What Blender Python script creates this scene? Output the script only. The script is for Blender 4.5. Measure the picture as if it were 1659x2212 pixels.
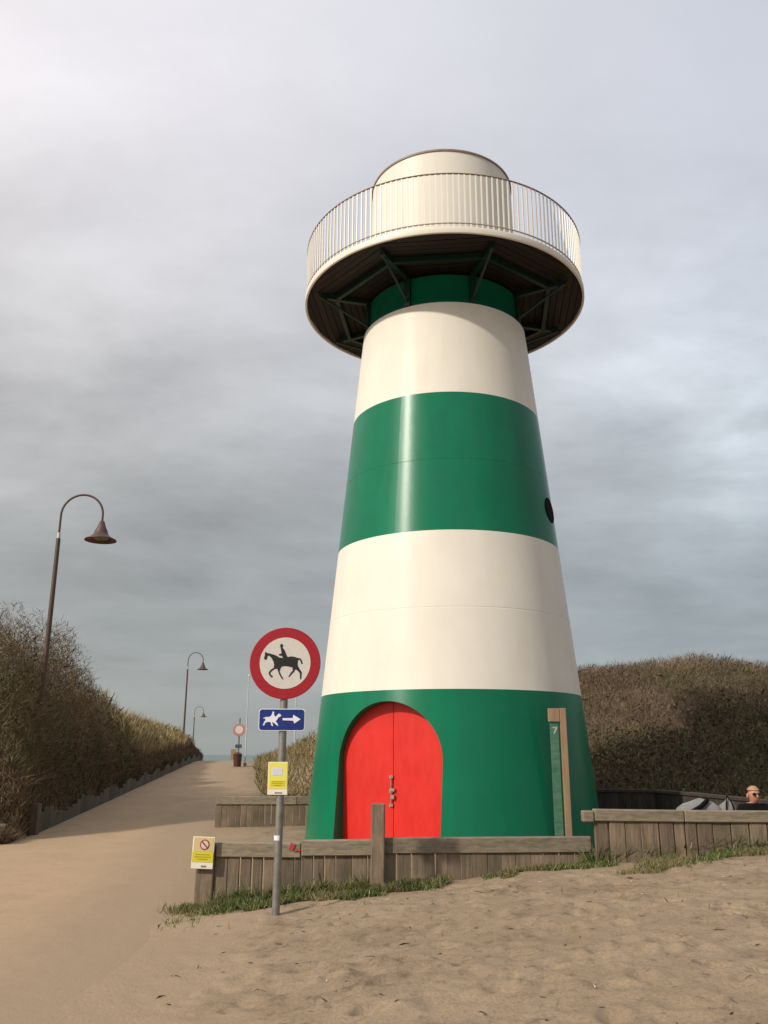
import bpy, math, random
import numpy as np
from math import sin, cos, radians as R, pi
random.seed(7); rng = np.random.default_rng(7)
C = bpy.context.scene.collection
for o in list(bpy.data.objects): bpy.data.objects.remove(o)

# ------------------------------------------------------------------ camera
cam = bpy.data.objects.new('camera', bpy.data.cameras.new('camera')); C.objects.link(cam)
cam.location = (0, 0, 1.6)
cam.rotation_mode = 'XYZ'
cam.rotation_euler = (pi/2 + .2727, 0, 0)
import mathutils
cam.rotation_euler = (mathutils.Euler((pi/2 + .2727, 0, 0)).to_matrix() @ mathutils.Matrix.Rotation(.0027, 3, 'Z')).to_euler()
cam.data.sensor_fit = 'VERTICAL'; cam.data.sensor_height = 36
cam.data.lens = 36*1874.55/2212
cam.data.clip_start = .05; cam.data.clip_end = 9000
bpy.context.scene.camera = cam

# ------------------------------------------------------------------ light
SUN_AZ = R(52); SUN_EL = R(33)          # azimuth measured from -y (behind the camera) towards -x (left)
sdir = mathutils.Vector((-sin(SUN_AZ)*cos(SUN_EL), -cos(SUN_AZ)*cos(SUN_EL), sin(SUN_EL)))
sl = bpy.data.lights.new('sun', 'SUN'); sl.energy = 3.1; sl.angle = R(1.6); sl.color = (1, .93, .82)
so = bpy.data.objects.new('sun', sl); C.objects.link(so); so.rotation_euler = sdir.to_track_quat('Z', 'Y').to_euler()
sc = bpy.context.scene
sc.view_settings.view_transform = 'Standard'; sc.view_settings.look = 'None'
sc.view_settings.exposure = 0; sc.view_settings.gamma = 1
sc.render.engine = 'CYCLES'

world = bpy.data.worlds.new('World'); sc.world = world; world.use_nodes = True
nt = world.node_tree; nt.nodes.clear()
def N(nt, typ, **kw):
    n = nt.nodes.new(typ)
    for k, v in kw.items():
        if k.startswith('i_'):
            key = k[2:]; key = int(key) if key.isdigit() else key.replace('_', ' ')
            n.inputs[key].default_value = v
        else: setattr(n, k, v)
    return n
def math_(nt, op, a, b=None, c=None, clamp=False):
    n = nt.nodes.new('ShaderNodeMath'); n.operation = op; n.use_clamp = clamp
    for i, v in enumerate((a, b, c)):
        if v is None: continue
        if isinstance(v, (int, float)): n.inputs[i].default_value = v
        else: nt.links.new(v, n.inputs[i])
    return n.outputs[0]
def ramp(nt, fac, stops, interp='LINEAR'):
    n = nt.nodes.new('ShaderNodeValToRGB'); cr = n.color_ramp; cr.interpolation = interp
    while len(cr.elements) < len(stops): cr.elements.new(.5)
    for e, (p, c) in zip(cr.elements, stops):
        e.position = p; e.color = (*c, 1) if len(c) == 3 else c
    nt.links.new(fac, n.inputs[0]); return n.outputs[0]
def mixc(nt, fac, a, b, blend='MIX'):
    n = nt.nodes.new('ShaderNodeMix'); n.data_type = 'RGBA'; n.blend_type = blend
    for s, v in ((0, fac), (6, a), (7, b)):
        if isinstance(v, (int, float)): n.inputs[s].default_value = v
        elif isinstance(v, tuple): n.inputs[s].default_value = (*v, 1) if len(v) == 3 else v
        else: nt.links.new(v, n.inputs[s])
    return n.outputs[2]
L = nt.links.new
tc = N(nt, 'ShaderNodeTexCoord'); sp = N(nt, 'ShaderNodeSeparateXYZ'); L(tc.outputs['Generated'], sp.inputs[0])
X, Y, Z = sp.outputs
zc = math_(nt, 'ADD', math_(nt, 'MAXIMUM', Z, 0.0), .10)
cb = N(nt, 'ShaderNodeCombineXYZ')
L(math_(nt, 'DIVIDE', X, zc), cb.inputs[0]); L(math_(nt, 'DIVIDE', Y, zc), cb.inputs[1]); cb.inputs[2].default_value = 3.7
n1 = N(nt, 'ShaderNodeTexNoise', i_Scale=.85, i_Detail=9.0, i_Roughness=.56, i_Distortion=.35); L(cb.outputs[0], n1.inputs['Vector'])
mp = N(nt, 'ShaderNodeMapping'); mp.inputs['Scale'].default_value = (.8, 1.1, 1); mp.inputs['Location'].default_value = (4.3, 1.2, 0); mp.inputs['Rotation'].default_value = (0, 0, .25)
cb2 = N(nt, 'ShaderNodeCombineXYZ'); zc2 = math_(nt, 'ADD', math_(nt, 'MAXIMUM', Z, 0.0), .22)
L(math_(nt, 'DIVIDE', X, zc2), cb2.inputs[0]); L(math_(nt, 'DIVIDE', Y, zc2), cb2.inputs[1]); cb2.inputs[2].default_value = 1.3
L(cb2.outputs[0], mp.inputs[0])
n2 = N(nt, 'ShaderNodeTexNoise', i_Scale=2.6, i_Detail=9.0, i_Roughness=.55, i_Distortion=.15); L(mp.outputs[0], n2.inputs['Vector'])
base = ramp(nt, Z, [(0, (.29, .315, .315)), (.08, (.325, .35, .355)), (.18, (.33, .355, .365)), (.30, (.395, .415, .43)), (.42, (.475, .49, .515)), (.52, (.53, .54, .575)), (.66, (.60, .60, .645)), (.80, (.60, .61, .65)), (1, (.60, .61, .65))])
nn = math_(nt, 'ADD', math_(nt, 'MULTIPLY', math_(nt, 'SUBTRACT', n1.outputs[0], .5), 1.7), math_(nt, 'MULTIPLY', math_(nt, 'SUBTRACT', n2.outputs[0], .5), 1.3))
amp = ramp(nt, Z, [(0, (.05,)*3), (.10, (.35,)*3), (.28, (.66,)*3), (.42, (.70,)*3), (.56, (.30,)*3), (.70, (.12,)*3), (1, (.2,)*3)])
bright = math_(nt, 'ADD', 1.0, math_(nt, 'MULTIPLY', nn, math_(nt, 'MULTIPLY', amp, .95)))
for dvec, pw, am_ in (((.343, .857, .385), 60., .42), ((.385, .872, .301), 260., .30), ((-.335, .66, .67), 14., .22), ((.28, .915, .29), 200., -.12), ((-.19, .939, .286), 60., -.10)):
    nv_ = mathutils.Vector(dvec).normalized()
    dn_ = N(nt, 'ShaderNodeVectorMath', operation='DOT_PRODUCT'); L(tc.outputs['Generated'], dn_.inputs[0]); dn_.inputs[1].default_value = tuple(nv_)
    lob = math_(nt, 'POWER', math_(nt, 'MAXIMUM', dn_.outputs['Value'], 0.0), pw)
    lob = math_(nt, 'MULTIPLY', lob, math_(nt, 'MULTIPLY_ADD', n2.outputs[0], 2.4, -.2))
    bright = math_(nt, 'ADD', bright, math_(nt, 'MULTIPLY', lob, am_))
cl = N(nt, 'ShaderNodeVectorMath', operation='SCALE'); L(base, cl.inputs[0]); L(bright, cl.inputs['Scale'])
# warmer veil of cloud on the side of the sun, bluer on the other; unseen right sky darkened to shade the tower
tint = ramp(nt, math_(nt, 'MULTIPLY_ADD', X, .8, .5, clamp=True), [(.1, (1.06, 1.0, .95)), (.45, (1.01, 1.0, .99)), (.80, (.93, .965, 1.0)), (.90, (.72, .75, .80)), (1, (.60, .63, .68))])
cl2 = N(nt, 'ShaderNodeVectorMath', operation='MULTIPLY'); L(cl.outputs[0], cl2.inputs[0]); L(tint, cl2.inputs[1])
sky = N(nt, 'ShaderNodeTexSky', sky_type='NISHITA'); sky.sun_disc = False; sky.sun_elevation = SUN_EL; sky.sun_rotation = math.pi + SUN_AZ
sk = N(nt, 'ShaderNodeVectorMath', operation='SCALE'); L(sky.outputs[0], sk.inputs[0]); sk.inputs['Scale'].default_value = .9
cl10 = N(nt, 'ShaderNodeVectorMath', operation='SCALE'); L(cl2.outputs[0], cl10.inputs[0]); cl10.inputs['Scale'].default_value = 11.6
sdn = N(nt, 'ShaderNodeVectorMath', operation='DOT_PRODUCT'); L(tc.outputs['Generated'], sdn.inputs[0]); sdn.inputs[1].default_value = tuple(sdir)
halo = math_(nt, 'POWER', math_(nt, 'MAXIMUM', sdn.outputs['Value'], 0.0), 40.0)
hc = N(nt, 'ShaderNodeVectorMath', operation='SCALE'); hc.inputs[0].default_value = (30, 27.5, 24); L(halo, hc.inputs['Scale'])
ha = N(nt, 'ShaderNodeVectorMath', operation='ADD'); L(cl10.outputs[0], ha.inputs[0]); L(hc.outputs[0], ha.inputs[1]); cl10 = ha
fin = mixc(nt, .93, sk.outputs[0], cl10.outputs[0])
bg = N(nt, 'ShaderNodeBackground'); L(fin, bg.inputs[0]); bg.inputs[1].default_value = .1
ow = N(nt, 'ShaderNodeOutputWorld'); L(bg.outputs[0], ow.inputs[0])

# ------------------------------------------------------------------ materials
def mat(name, col, rough=.6, metal=0., coat=0., var=0., noise=None, bump=None, streak=None, spec=None, aniso=0, arot=0.):
    """col: linear base colour. var: darkness change per plank ('rnd' attribute).
    noise=(scale, colour2, amount): blotches. bump=(scale, strength, dist)"""
    m = bpy.data.materials.new(name); m.use_nodes = True; t = m.node_tree
    b = t.nodes['Principled BSDF']; b.inputs['Roughness'].default_value = rough; b.inputs['Metallic'].default_value = metal
    if coat: b.inputs['Coat Weight'].default_value = coat; b.inputs['Coat Roughness'].default_value = .12
    if aniso:
        b.inputs['Anisotropic'].default_value = aniso; tg = N(t, 'ShaderNodeTangent', direction_type='RADIAL', axis='Z'); t.links.new(tg.outputs[0], b.inputs['Tangent']); b.inputs['Anisotropic Rotation'].default_value = arot
    if spec is not None: b.inputs['Specular IOR Level'].default_value = spec
    c = None
    tcn = N(t, 'ShaderNodeTexCoord')
    rgb = N(t, 'ShaderNodeRGB'); rgb.outputs[0].default_value = (*col, 1); c = rgb.outputs[0]
    if noise:
        for (s, c2, am, *st) in (noise if isinstance(noise, list) else [noise]):
            mpn = N(t, 'ShaderNodeMapping'); mpn.inputs['Scale'].default_value = st[0] if st else (1, 1, 1)
            t.links.new(tcn.outputs['Object'], mpn.inputs[0])
            nz = N(t, 'ShaderNodeTexNoise', i_Scale=s, i_Detail=6.0, i_Roughness=.6); t.links.new(mpn.outputs[0], nz.inputs['Vector'])
            f = ramp(t, nz.outputs[0], [(.38, (0, 0, 0)), (.64, (am,)*3)])
            c = mixc(t, f, c, c2)
    if var:
        at = N(t, 'ShaderNodeAttribute', attribute_name='rnd')
        f = math_(t, 'MULTIPLY_ADD', at.outputs['Fac'], var*2, 1-var)
        vm = N(t, 'ShaderNodeVectorMath', operation='SCALE'); t.links.new(c, vm.inputs[0]); t.links.new(f, vm.inputs['Scale']); c = vm.outputs[0]
    t.links.new(c, b.inputs['Base Color'])
    if bump:
        mpn = N(t, 'ShaderNodeMapping'); mpn.inputs['Scale'].default_value = bump[3] if len(bump) > 3 else (1, 1, 1)
        t.links.new(tcn.outputs['Object'], mpn.inputs[0])
        nz = N(t, 'ShaderNodeTexNoise', i_Scale=bump[0], i_Detail=5.0, i_Roughness=.6); t.links.new(mpn.outputs[0], nz.inputs['Vector'])
        bm = N(t, 'ShaderNodeBump'); bm.inputs['Strength'].default_value = bump[1]; bm.inputs['Distance'].default_value = bump[2]
        t.links.new(nz.outputs[0], bm.inputs['Height']); t.links.new(bm.outputs[0], b.inputs['Normal'])
    return m
M = {}
M['green'] = mat('green_paint', (.0015, .190, .086), .32, spec=.32, aniso=.7, arot=.25, noise=[(.9, (.008, .165, .09), .5), (4, (.016, .115, .07), .4, (1, 1, .10)), (.5, (.004, .125, .062), .6)], bump=(1.3, .12, .02))
M['white'] = mat('cream_paint', (.83, .785, .69), .48, spec=.22, aniso=.7, arot=.25, noise=[(.8, (.74, .68, .58), .5), (5, (.60, .52, .40), .13, (1, 1, .10)), (.5, (.76, .71, .62), .4)], bump=(1.3, .10, .02))
M['whitetop'] = mat('cream_rail_paint', (.86, .81, .71), .45)
M['red'] = mat('red_paint', (.70, .016, .010), .38, noise=[(1.2, (.58, .010, .006), .8), (9, (.74, .035, .02), .4, (1, 1, .3))], bump=(2, .12, .02))
M['palerail'] = mat('brownish_cream_paint', (.42, .35, .28), .5)  # bottom rail, browner and darker than the baluster cream
M['brownrail'] = mat('weathered_rail_metal', (.27, .20, .165), .6, noise=(8, (.2, .12, .08), .6))
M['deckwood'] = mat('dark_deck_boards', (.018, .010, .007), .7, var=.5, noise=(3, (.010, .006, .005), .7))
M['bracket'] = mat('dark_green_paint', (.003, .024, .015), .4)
M['dark'] = mat('dark_interior', (.006, .007, .006), .9, spec=.1)
M['glass'] = mat('dark_glass', (.01, .012, .014), .06)
M['steel'] = mat('galvanised_steel', (.30, .29, .26), .45, metal=.5, noise=(12, (.18, .17, .15), .7))
M['bolt'] = mat('grey_metal', (.38, .33, .28), .4, metal=.6)
M['lamp'] = mat('rusty_brown_paint', (.075, .040, .032), .5, noise=(5, (.12, .055, .04), .7, (1, 1, .3)))
M['lampsleeve'] = mat('pale_sleeve', (.55, .55, .53), .4)
M['wood'] = mat('weathered_wood', (.225, .148, .094), .85, var=.30, noise=[(3.2, (.095, .064, .042), .85, (4, 4, .5)), (18, (.30, .23, .165), .6, (3, 3, .25)), (2.1, (.085, .080, .045), .6)], bump=(14, .5, .01, (3, 3, .25)))
M['railwood'] = mat('weathered_rail_wood', (.245, .185, .130), .85, var=.2, noise=[(4, (.10, .072, .048), .85, (.5, 3, 3)), (6, (.12, .125, .07), .6, (.8, 2, 2)), (14, (.34, .28, .21), .5, (.6, 3, 3))], bump=(14, .5, .01, (.3, 3, 3)))
M['darkwood'] = mat('dark_wood', (.050, .038, .030), .85, var=.3, noise=(5, (.025, .02, .017), .7, (2, 2, .4)))  # darker brown than the other timber
M['oldwood'] = mat('old_dark_wood', (.115, .088, .066), .9, var=.35, noise=[(3, (.06, .05, .035), .8, (2, 2, .6)), (7, (.07, .075, .035), .5)], bump=(10, .6, .02))
M['newwood'] = mat('light_wood', (.32, .21, .12), .8, noise=(6, (.2, .13, .08), .6, (3, 3, .3)))
M['signred'] = mat('sign_red', (.36, .008, .018), .4, noise=(30, (.28, .006, .012), .5))
M['signwhite'] = mat('sign_white', (.64, .60, .54), .5, noise=(30, (.55, .52, .48), .6))
M['signblack'] = mat('sign_black', (.008, .009, .008), .5)
M['signblue'] = mat('sign_blue', (.006, .022, .17), .4, noise=(20, (.008, .04, .23), .6))
M['brightwhite'] = mat('sign_bright_white', (.78, .78, .84), .5)
M['yellow'] = mat('sign_yellow', (.78, .72, .14), .5)
M['yellowdark'] = mat('sign_deep_yellow', (.66, .58, .02), .5)
M['creamwhite'] = mat('sign_cream', (.82, .76, .62), .5)
M['lilac'] = mat('sign_pale_print', (.66, .64, .74), .5)
M['pink'] = mat('sign_pink', (.62, .25, .26), .5)
M['greyprint'] = mat('sign_grey_print', (.22, .2, .22), .5)
M['postreflection'] = mat('post_reflection_green', (.018, .125, .068), .5, noise=[(6, (.05, .15, .09), .7), (7, (.12, .20, .14), .7, (.6, 1, 3.5))])  # colour stands in for the post's reflection in the tower's gloss paint
M['greybag'] = mat('pale_grey_canvas', (.23, .225, .215), .9, noise=(6, (.17, .165, .16), .7), bump=(8, .4, .03))
M['black'] = mat('black_fabric', (.008, .007, .008), .9, spec=.1)
M['skin'] = mat('skin', (.50, .24, .15), .55, noise=(14, (.44, .19, .12), .5))
M['hair'] = mat('blond_hair', (.42, .225, .13), .7)
M['maroon'] = mat('dark_brown_metal', (.07, .022, .014), .6)
M['ochre'] = mat('ochre_board', (.33, .2, .06), .7)
M['tape'] = mat('red_tape', (.45, .04, .06), .5)

def sand_mat(name, c1, c2, c3, grit=1.0, edge=None):
    m = bpy.data.materials.new(name); m.use_nodes = True; t = m.node_tree; b = t.nodes['Principled BSDF']
    b.inputs['Roughness'].default_value = .95; b.inputs['Specular IOR Level'].default_value = .15
    tcn = N(t, 'ShaderNodeTexCoord'); v = tcn.outputs['Object']
    def nz(s, d=6, r=.6):
        n = N(t, 'ShaderNodeTexNoise', i_Scale=s, i_Detail=float(d), i_Roughness=r); t.links.new(v, n.inputs['Vector']); return n.outputs[0]
    a, bb, cc, dd = nz(.55), nz(4.0), nz(38, 3, .7), nz(1.6, 8, .7)
    c = mixc(t, ramp(t, a, [(.38, (0, 0, 0)), (.62, (1, 1, 1))]), c1, c2)
    c = mixc(t, ramp(t, dd, [(.50, (0, 0, 0)), (.68, (.75,)*3)]), c, c3)
    c = mixc(t, ramp(t, bb, [(.40, (0, 0, 0)), (.72, (.45*grit,)*3)]), c, c3)
    c = mixc(t, ramp(t, cc, [(.44, (0, 0, 0)), (.70, (.40*grit,)*3)]), c, tuple(k*.62 for k in c3))
    if grit > .8:
        ee = nz(11, 4, .65)                       # crumbs and bits of dark debris trodden into the sand
        c = mixc(t, ramp(t, math_(t, 'MULTIPLY', ee, math_(t, 'MULTIPLY_ADD', dd, .8, .6)), [(.55, (0, 0, 0)), (.74, (.6,)*3)]), c, (.105, .068, .044))
        at = N(t, 'ShaderNodeAttribute', attribute_name='edge'); c = mixc(t, ramp(t, math_(t, 'MULTIPLY_ADD', dd, .9, math_(t, 'SUBTRACT', at.outputs['Fac'], .45)), [(.05, (1, 1, 1)), (.8, (0, 0, 0))]), c, (.345, .252, .165))
    if edge:
        at = N(t, 'ShaderNodeAttribute', attribute_name='edge')
        f = math_(t, 'MULTIPLY_ADD', dd, 1.1, math_(t, 'SUBTRACT', at.outputs['Fac'], .55), clamp=True)
        c = mixc(t, ramp(t, f, [(.15, (1, 1, 1)), (.75, (0, 0, 0))]), c, edge)
    t.links.new(c, b.inputs['Base Color'])
    bm = N(t, 'ShaderNodeBump'); bm.inputs['Strength'].default_value = .75*grit; bm.inputs['Distance'].default_value = .03
    t.links.new(math_(t, 'ADD', bb, math_(t, 'MULTIPLY', cc, .35)), bm.inputs['Height']); t.links.new(bm.outputs[0], b.inputs['Normal'])
    return m
M['sand'] = sand_mat('sand', (.312, .230, .150), (.355, .265, .178), (.21, .150, .097))
M['path'] = sand_mat('sandy_path', (.425, .300, .188), (.465, .325, .203), (.36, .258, .168), .45, (.345, .252, .165))
M['dune'] = sand_mat('dune_soil', (.10, .075, .045), (.13, .10, .055), (.06, .045, .028))

# plant material : colour from per-blade 'rnd' plus patches in space
def plant_mat(name, stops, patch, pscale=.5, pam=.8, z2=None):
    m = bpy.data.materials.new(name); m.use_nodes = True; t = m.node_tree; b = t.nodes['Principled BSDF']
    b.inputs['Roughness'].default_value = .75; b.inputs['Specular IOR Level'].default_value = .2
    at = N(t, 'ShaderNodeAttribute', attribute_name='rnd'); tcn = N(t, 'ShaderNodeTexCoord')
    c = ramp(t, at.outputs['Fac'], stops)
    for k, (pc, ps, am, lo, hi) in enumerate(patch):
        n = N(t, 'ShaderNodeTexNoise', i_Scale=ps, i_Detail=4.0); mpn = N(t, 'ShaderNodeMapping'); mpn.inputs['Location'].default_value = (k*7.1, 3, k*2)
        t.links.new(tcn.outputs['Object'], mpn.inputs[0]); t.links.new(mpn.outputs[0], n.inputs['Vector'])
        c = mixc(t, ramp(t, n.outputs[0], [(lo, (0, 0, 0)), (hi, (am,)*3)]), c, pc)
    t.links.new(c, b.inputs['Base Color']); return m
M['scrub'] = plant_mat('scrub_twigs', [(0, (.090, .058, .036)), (.45, (.17, .112, .070)), (.8, (.25, .170, .105)), (.93, (.17, .16, .07)), (1, (.38, .31, .23))],
                       [((.13, .125, .05), .45, .5, .48, .64), ((.22, .13, .08), .8, .6, .52, .7)])
M['scrubR'] = plant_mat('hill_scrub_twigs', [(0, (.10, .068, .048)), (.45, (.165, .113, .076)), (.8, (.225, .155, .098)), (.93, (.16, .15, .07)), (1, (.29, .22, .15))],
                        [((.135, .125, .055), .28, .6, .46, .60), ((.26, .175, .095), .35, .65, .54, .70)])
M['leaf'] = plant_mat('evergreen_leaves', [(0, (.045, .055, .018)), (.6, (.09, .10, .032)), (1, (.16, .165, .055))], [((.05, .04, .02), .9, .6, .5, .65)])
M['marram'] = plant_mat('marram_grass_blades', [(0, (.22, .16, .075)), (.5, (.38, .28, .14)), (1, (.52, .42, .24))], [((.13, .13, .045), .6, .7, .5, .65)])
M['grass'] = plant_mat('short_grass_blades', [(0, (.06, .085, .025)), (.5, (.11, .15, .04)), (.8, (.18, .20, .065)), (1, (.42, .34, .19))], [((.27, .21, .11), 1.6, .75, .5, .62)])

# ------------------------------------------------------------------ mesh helpers
class MB:
    """collects faces; build() links them as ONE mesh object"""
    def __init__(s): s.v = []; s.f = []; s.sm = []; s.r = []; s.mi = []
    def add(s, verts, faces, smooth=False, rnd=None, mi=0):
        o = len(s.v); s.v += [tuple(p) for p in verts]; r = random.random() if rnd is None else rnd
        for f in faces: s.f.append(tuple(i+o for i in f)); s.sm.append(smooth); s.r.append(r); s.mi.append(mi)
        return s
    def box(s, c, size, rz=0, rx=0, ry=0, bev=0., **k):
        hx, hy, hz = (d/2 for d in size); b = min(bev, hx*.9, hy*.9, hz*.9)
        rot = mathutils.Euler((rx, ry, rz)).to_matrix(); c = mathutils.Vector(c)
        if not b:
            vs = [(x, y, z) for x in (-hx, hx) for y in (-hy, hy) for z in (-hz, hz)]
            fs = [(0, 1, 3, 2), (4, 6, 7, 5), (0, 4, 5, 1), (2, 3, 7, 6), (0, 2, 6, 4), (1, 5, 7, 3)]
        else:
            import bmesh
            bm = bmesh.new(); bmesh.ops.create_cube(bm, size=1)
            for v in bm.verts: v.co = (v.co.x*size[0], v.co.y*size[1], v.co.z*size[2])
            bmesh.ops.bevel(bm, geom=bm.edges[:], offset=b, segments=1, affect='EDGES')
            bm.verts.ensure_lookup_table(); vs = [tuple(v.co) for v in bm.verts]; fs = [tuple(v.index for v in f.verts) for f in bm.faces]; bm.free()
        return s.add([c + rot @ mathutils.Vector(v) for v in vs], fs, **k)
    def tube(s, pts, rads, n=12, cap=True, **k):
        pts = [mathutils.Vector(p) for p in pts]
        if isinstance(rads, (int, float)): rads = [rads]*len(pts)
        vs = []; fs = []; up = None
        for i, p in enumerate(pts):
            d = (pts[min(i+1, len(pts)-1)] - pts[max(i-1, 0)]).normalized()
            if up is None: up = mathutils.Vector((0, 0, 1)) if abs(d.z) < .9 else mathutils.Vector((1, 0, 0))
            a = d.cross(up).normalized(); b = a.cross(d).normalized(); up = b
            for j in range(n): t = 2*pi*j/n; vs.append(p + rads[i]*(cos(t)*a + sin(t)*b))
        for i in range(len(pts)-1):
            for j in range(n): fs.append((i*n+j, (i+1)*n+j, (i+1)*n+(j+1) % n, i*n+(j+1) % n))
        k.setdefault('smooth', True)
        s.add(vs, fs, **k)
        if cap: s.add(vs[:n], [tuple(range(n))], rnd=k.get('rnd')); s.add(vs[-n:], [tuple(range(n-1, -1, -1))], rnd=k.get('rnd'))
        return s
    def lathe(s, c, prof, n=96, smooth=True, **k):
        vs = []; fs = []; m = len(prof)
        for j in range(n):
            t = 2*pi*j/n
            for r, z in prof: vs.append((c[0]+r*cos(t), c[1]+r*sin(t), c[2]+z))
        for j in range(n):
            for i in range(m-1): a = j*m+i; b = ((j+1) % n)*m+i; fs.append((a, b, b+1, a+1))
        return s.add(vs, fs, smooth=smooth, **k)
    def prism(s, poly, y0, y1, o=(0, 0, 0), **k):
        """poly in x,z ; extruded along y (y0 = front, towards the camera)"""
        n = len(poly)
        A = sum(poly[i][0]*poly[(i+1) % n][1]-poly[(i+1) % n][0]*poly[i][1] for i in range(n))
        if A < 0: poly = poly[::-1]
        vs = [(o[0]+x, o[1]+y0, o[2]+z) for x, z in poly] + [(o[0]+x, o[1]+y1, o[2]+z) for x, z in poly]
        fs = [tuple(range(n)), tuple(range(2*n-1, n-1, -1))] + [(i, i+n, (i+1) % n+n, (i+1) % n) for i in range(n)]
        return s.add(vs, fs, **k)
    def build(s, name, mats, parent=None, sharp=None):
        me = bpy.data.meshes.new(name); me.from_pydata(s.v, [], s.f)
        me.polygons.foreach_set('use_smooth', s.sm); me.polygons.foreach_set('material_index', s.mi)
        at = me.attributes.new('rnd', 'FLOAT', 'FACE'); at.data.foreach_set('value', s.r)
        for m in (mats if isinstance(mats, list) else [mats]): me.materials.append(m)
        me.update()
        if sharp: me.set_sharp_from_angle(angle=R(sharp))
        o = bpy.data.objects.new(name, me); C.objects.link(o)
        if parent is not None: o.parent = parent
        return o
def tag(o, label=None, cat=None, group=None, kind=None):
    for k, v in (('label', label), ('category', cat), ('group', group), ('kind', kind)):
        if v: o[k] = v
    return o
def thing(name, loc, label, cat, group=None, rz=0):
    o = bpy.data.objects.new(name, None); C.objects.link(o); o.location = loc; o.rotation_euler.z = rz
    o.empty_display_size = .2
    return tag(o, label, cat, group)
def copy_tree(o, parent=None):
    c = o.copy(); C.objects.link(c)
    if parent is not None: c.parent = parent
    for ch in list(o.children): copy_tree(ch, c)
    return c

# value noise for terrain
_tab = rng.random((256, 256))
def vn(x, y, s=1., o=0):
    x = np.asarray(x)/s+o*17.3+500; y = np.asarray(y)/s+o*9.1+500
    xi = np.floor(x).astype(int); yi = np.floor(y).astype(int); fx = x-xi; fy = y-yi
    fx = fx*fx*(3-2*fx); fy = fy*fy*(3-2*fy)
    g = lambda a, b: _tab[a % 256, b % 256]
    return (g(xi, yi)*(1-fx)+g(xi+1, yi)*fx)*(1-fy)+(g(xi, yi+1)*(1-fx)+g(xi+1, yi+1)*fx)*fy-.5
def fbm(x, y, s, o=0, n=3): return sum(vn(x, y, s/2**i, o+i)/2**i for i in range(n))
def ss(x, a, b): t = np.clip((np.asarray(x, float)-a)/(b-a), 0, 1); return t*t*(3-2*t)
WY = 10.23                                           # line of the low timber wall
xw = lambda y: -7.0-.1277*(np.asarray(y, float)-18.5)   # left edge of the path
def xr(y):                                           # right edge of the path
    return np.interp(y, [0, 3, 6, 9.5, 20.8, 60, 90], [-1.4, -1.55, -1.75, -2.05, -3.8, -9.9, -14.5])
def zpath(y): return np.interp(y, [0, 18, 56, 61, 66, 110, 400], [0, 0, 1.13, 1.17, 1.05, -5.5, -6.5])
def front(x): return np.interp(x, [-2.2, -1.5, 0, 2.3, 4.3, 9, 30], [0, .05, .21, .47, .63, 1.1, 2.6])
dents = [(rng.uniform(-1.3, 5.2), 4.1+rng.random()*5.6, rng.uniform(.025, .085), rng.uniform(.008, .034), rng.uniform(0, pi)) for _ in range(520)]
for tx, ty, dx_, dy_, nst in ((-.6, 5.2, .62, .30, 9), (4.9, 5.0, -.45, .42, 10), (.2, 8.8, .66, -.12, 8), (1.2, 4.4, .12, .64, 8)):   # walkers' footprints
    an = math.atan2(dy_, dx_)
    for q in range(nst):
        sx_ = .11*(1 if q % 2 else -1)
        dents.append((tx+dx_*q-sin(an)*sx_+rng.normal()*.03, ty+dy_*q+cos(an)*sx_+rng.normal()*.03, .068, .040, an+rng.normal()*.12))
def ground(x, y, detail=False):
    x = np.asarray(x, float); y = np.asarray(y, float)
    z = zpath(y)
    fy = .55+.45*ss(y, 0, 8.5)
    fz = front(x)*fy*np.where(y < WY+.03, 1, 0)
    z = z+fz
    if detail:
        sandy = ss(x-xr(y), -.15, .8)*(y < WY+.4)
        z = z+sandy*(0.045*fbm(x, y, 1.3, 3)+.011*fbm(x, y, .30, 5)+.007*fbm(x, y, .12, 6, 2)) + .03*fbm(x, y, 2.2, 9)*(y > WY)
        z = z+.016*vn(x, y, .16, 8)*sandy
        z = z+.055*np.exp(-(((x+1.35)/.75)**2+((y-9.1)/.34)**2))      # little drift by the sign
        for cx, cy, r, d, a in dents:
            m = (abs(x-cx) < .5) & (abs(y-cy) < .5)
            if not m.any(): continue
            dx = (x[m]-cx)*cos(a)+(y[m]-cy)*sin(a); dy = -(x[m]-cx)*sin(a)+(y[m]-cy)*cos(a)
            q = np.sqrt((dx/r/1.7)**2+(dy/r)**2)
            z[m] += sandy[m]*d*(-np.exp(-q*q*1.2)*.75+.30*np.exp(-((q-1.5)/.4)**2))
    return z
def grid(name, xs, ys, zf, m, keep=None, xf=None):
    XX, YY = np.meshgrid(xs, ys, indexing='ij')
    if xf: XX = xf(XX, YY)
    ZZ = zf(XX, YY); n, k = XX.shape
    co = np.stack([XX, YY, ZZ], -1).reshape(-1, 3)
    i = np.arange(n*k).reshape(n, k)
    q = np.stack([i[:-1, :-1], i[1:, :-1], i[1:, 1:], i[:-1, 1:]], -1).reshape(-1, 4)
    me = bpy.data.meshes.new(name); me.from_pydata(co.tolist(), [], q.tolist())
    me.polygons.foreach_set('use_smooth', [True]*len(q)); me.materials.append(m); me.update()
    o = bpy.data.objects.new(name, me); C.objects.link(o); return o
def axis(segs):
    out = [];
    for a, b, d in segs: out += list(np.arange(a, b-1e-6, d))
    return np.array(out+[segs[-1][1]])

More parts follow.
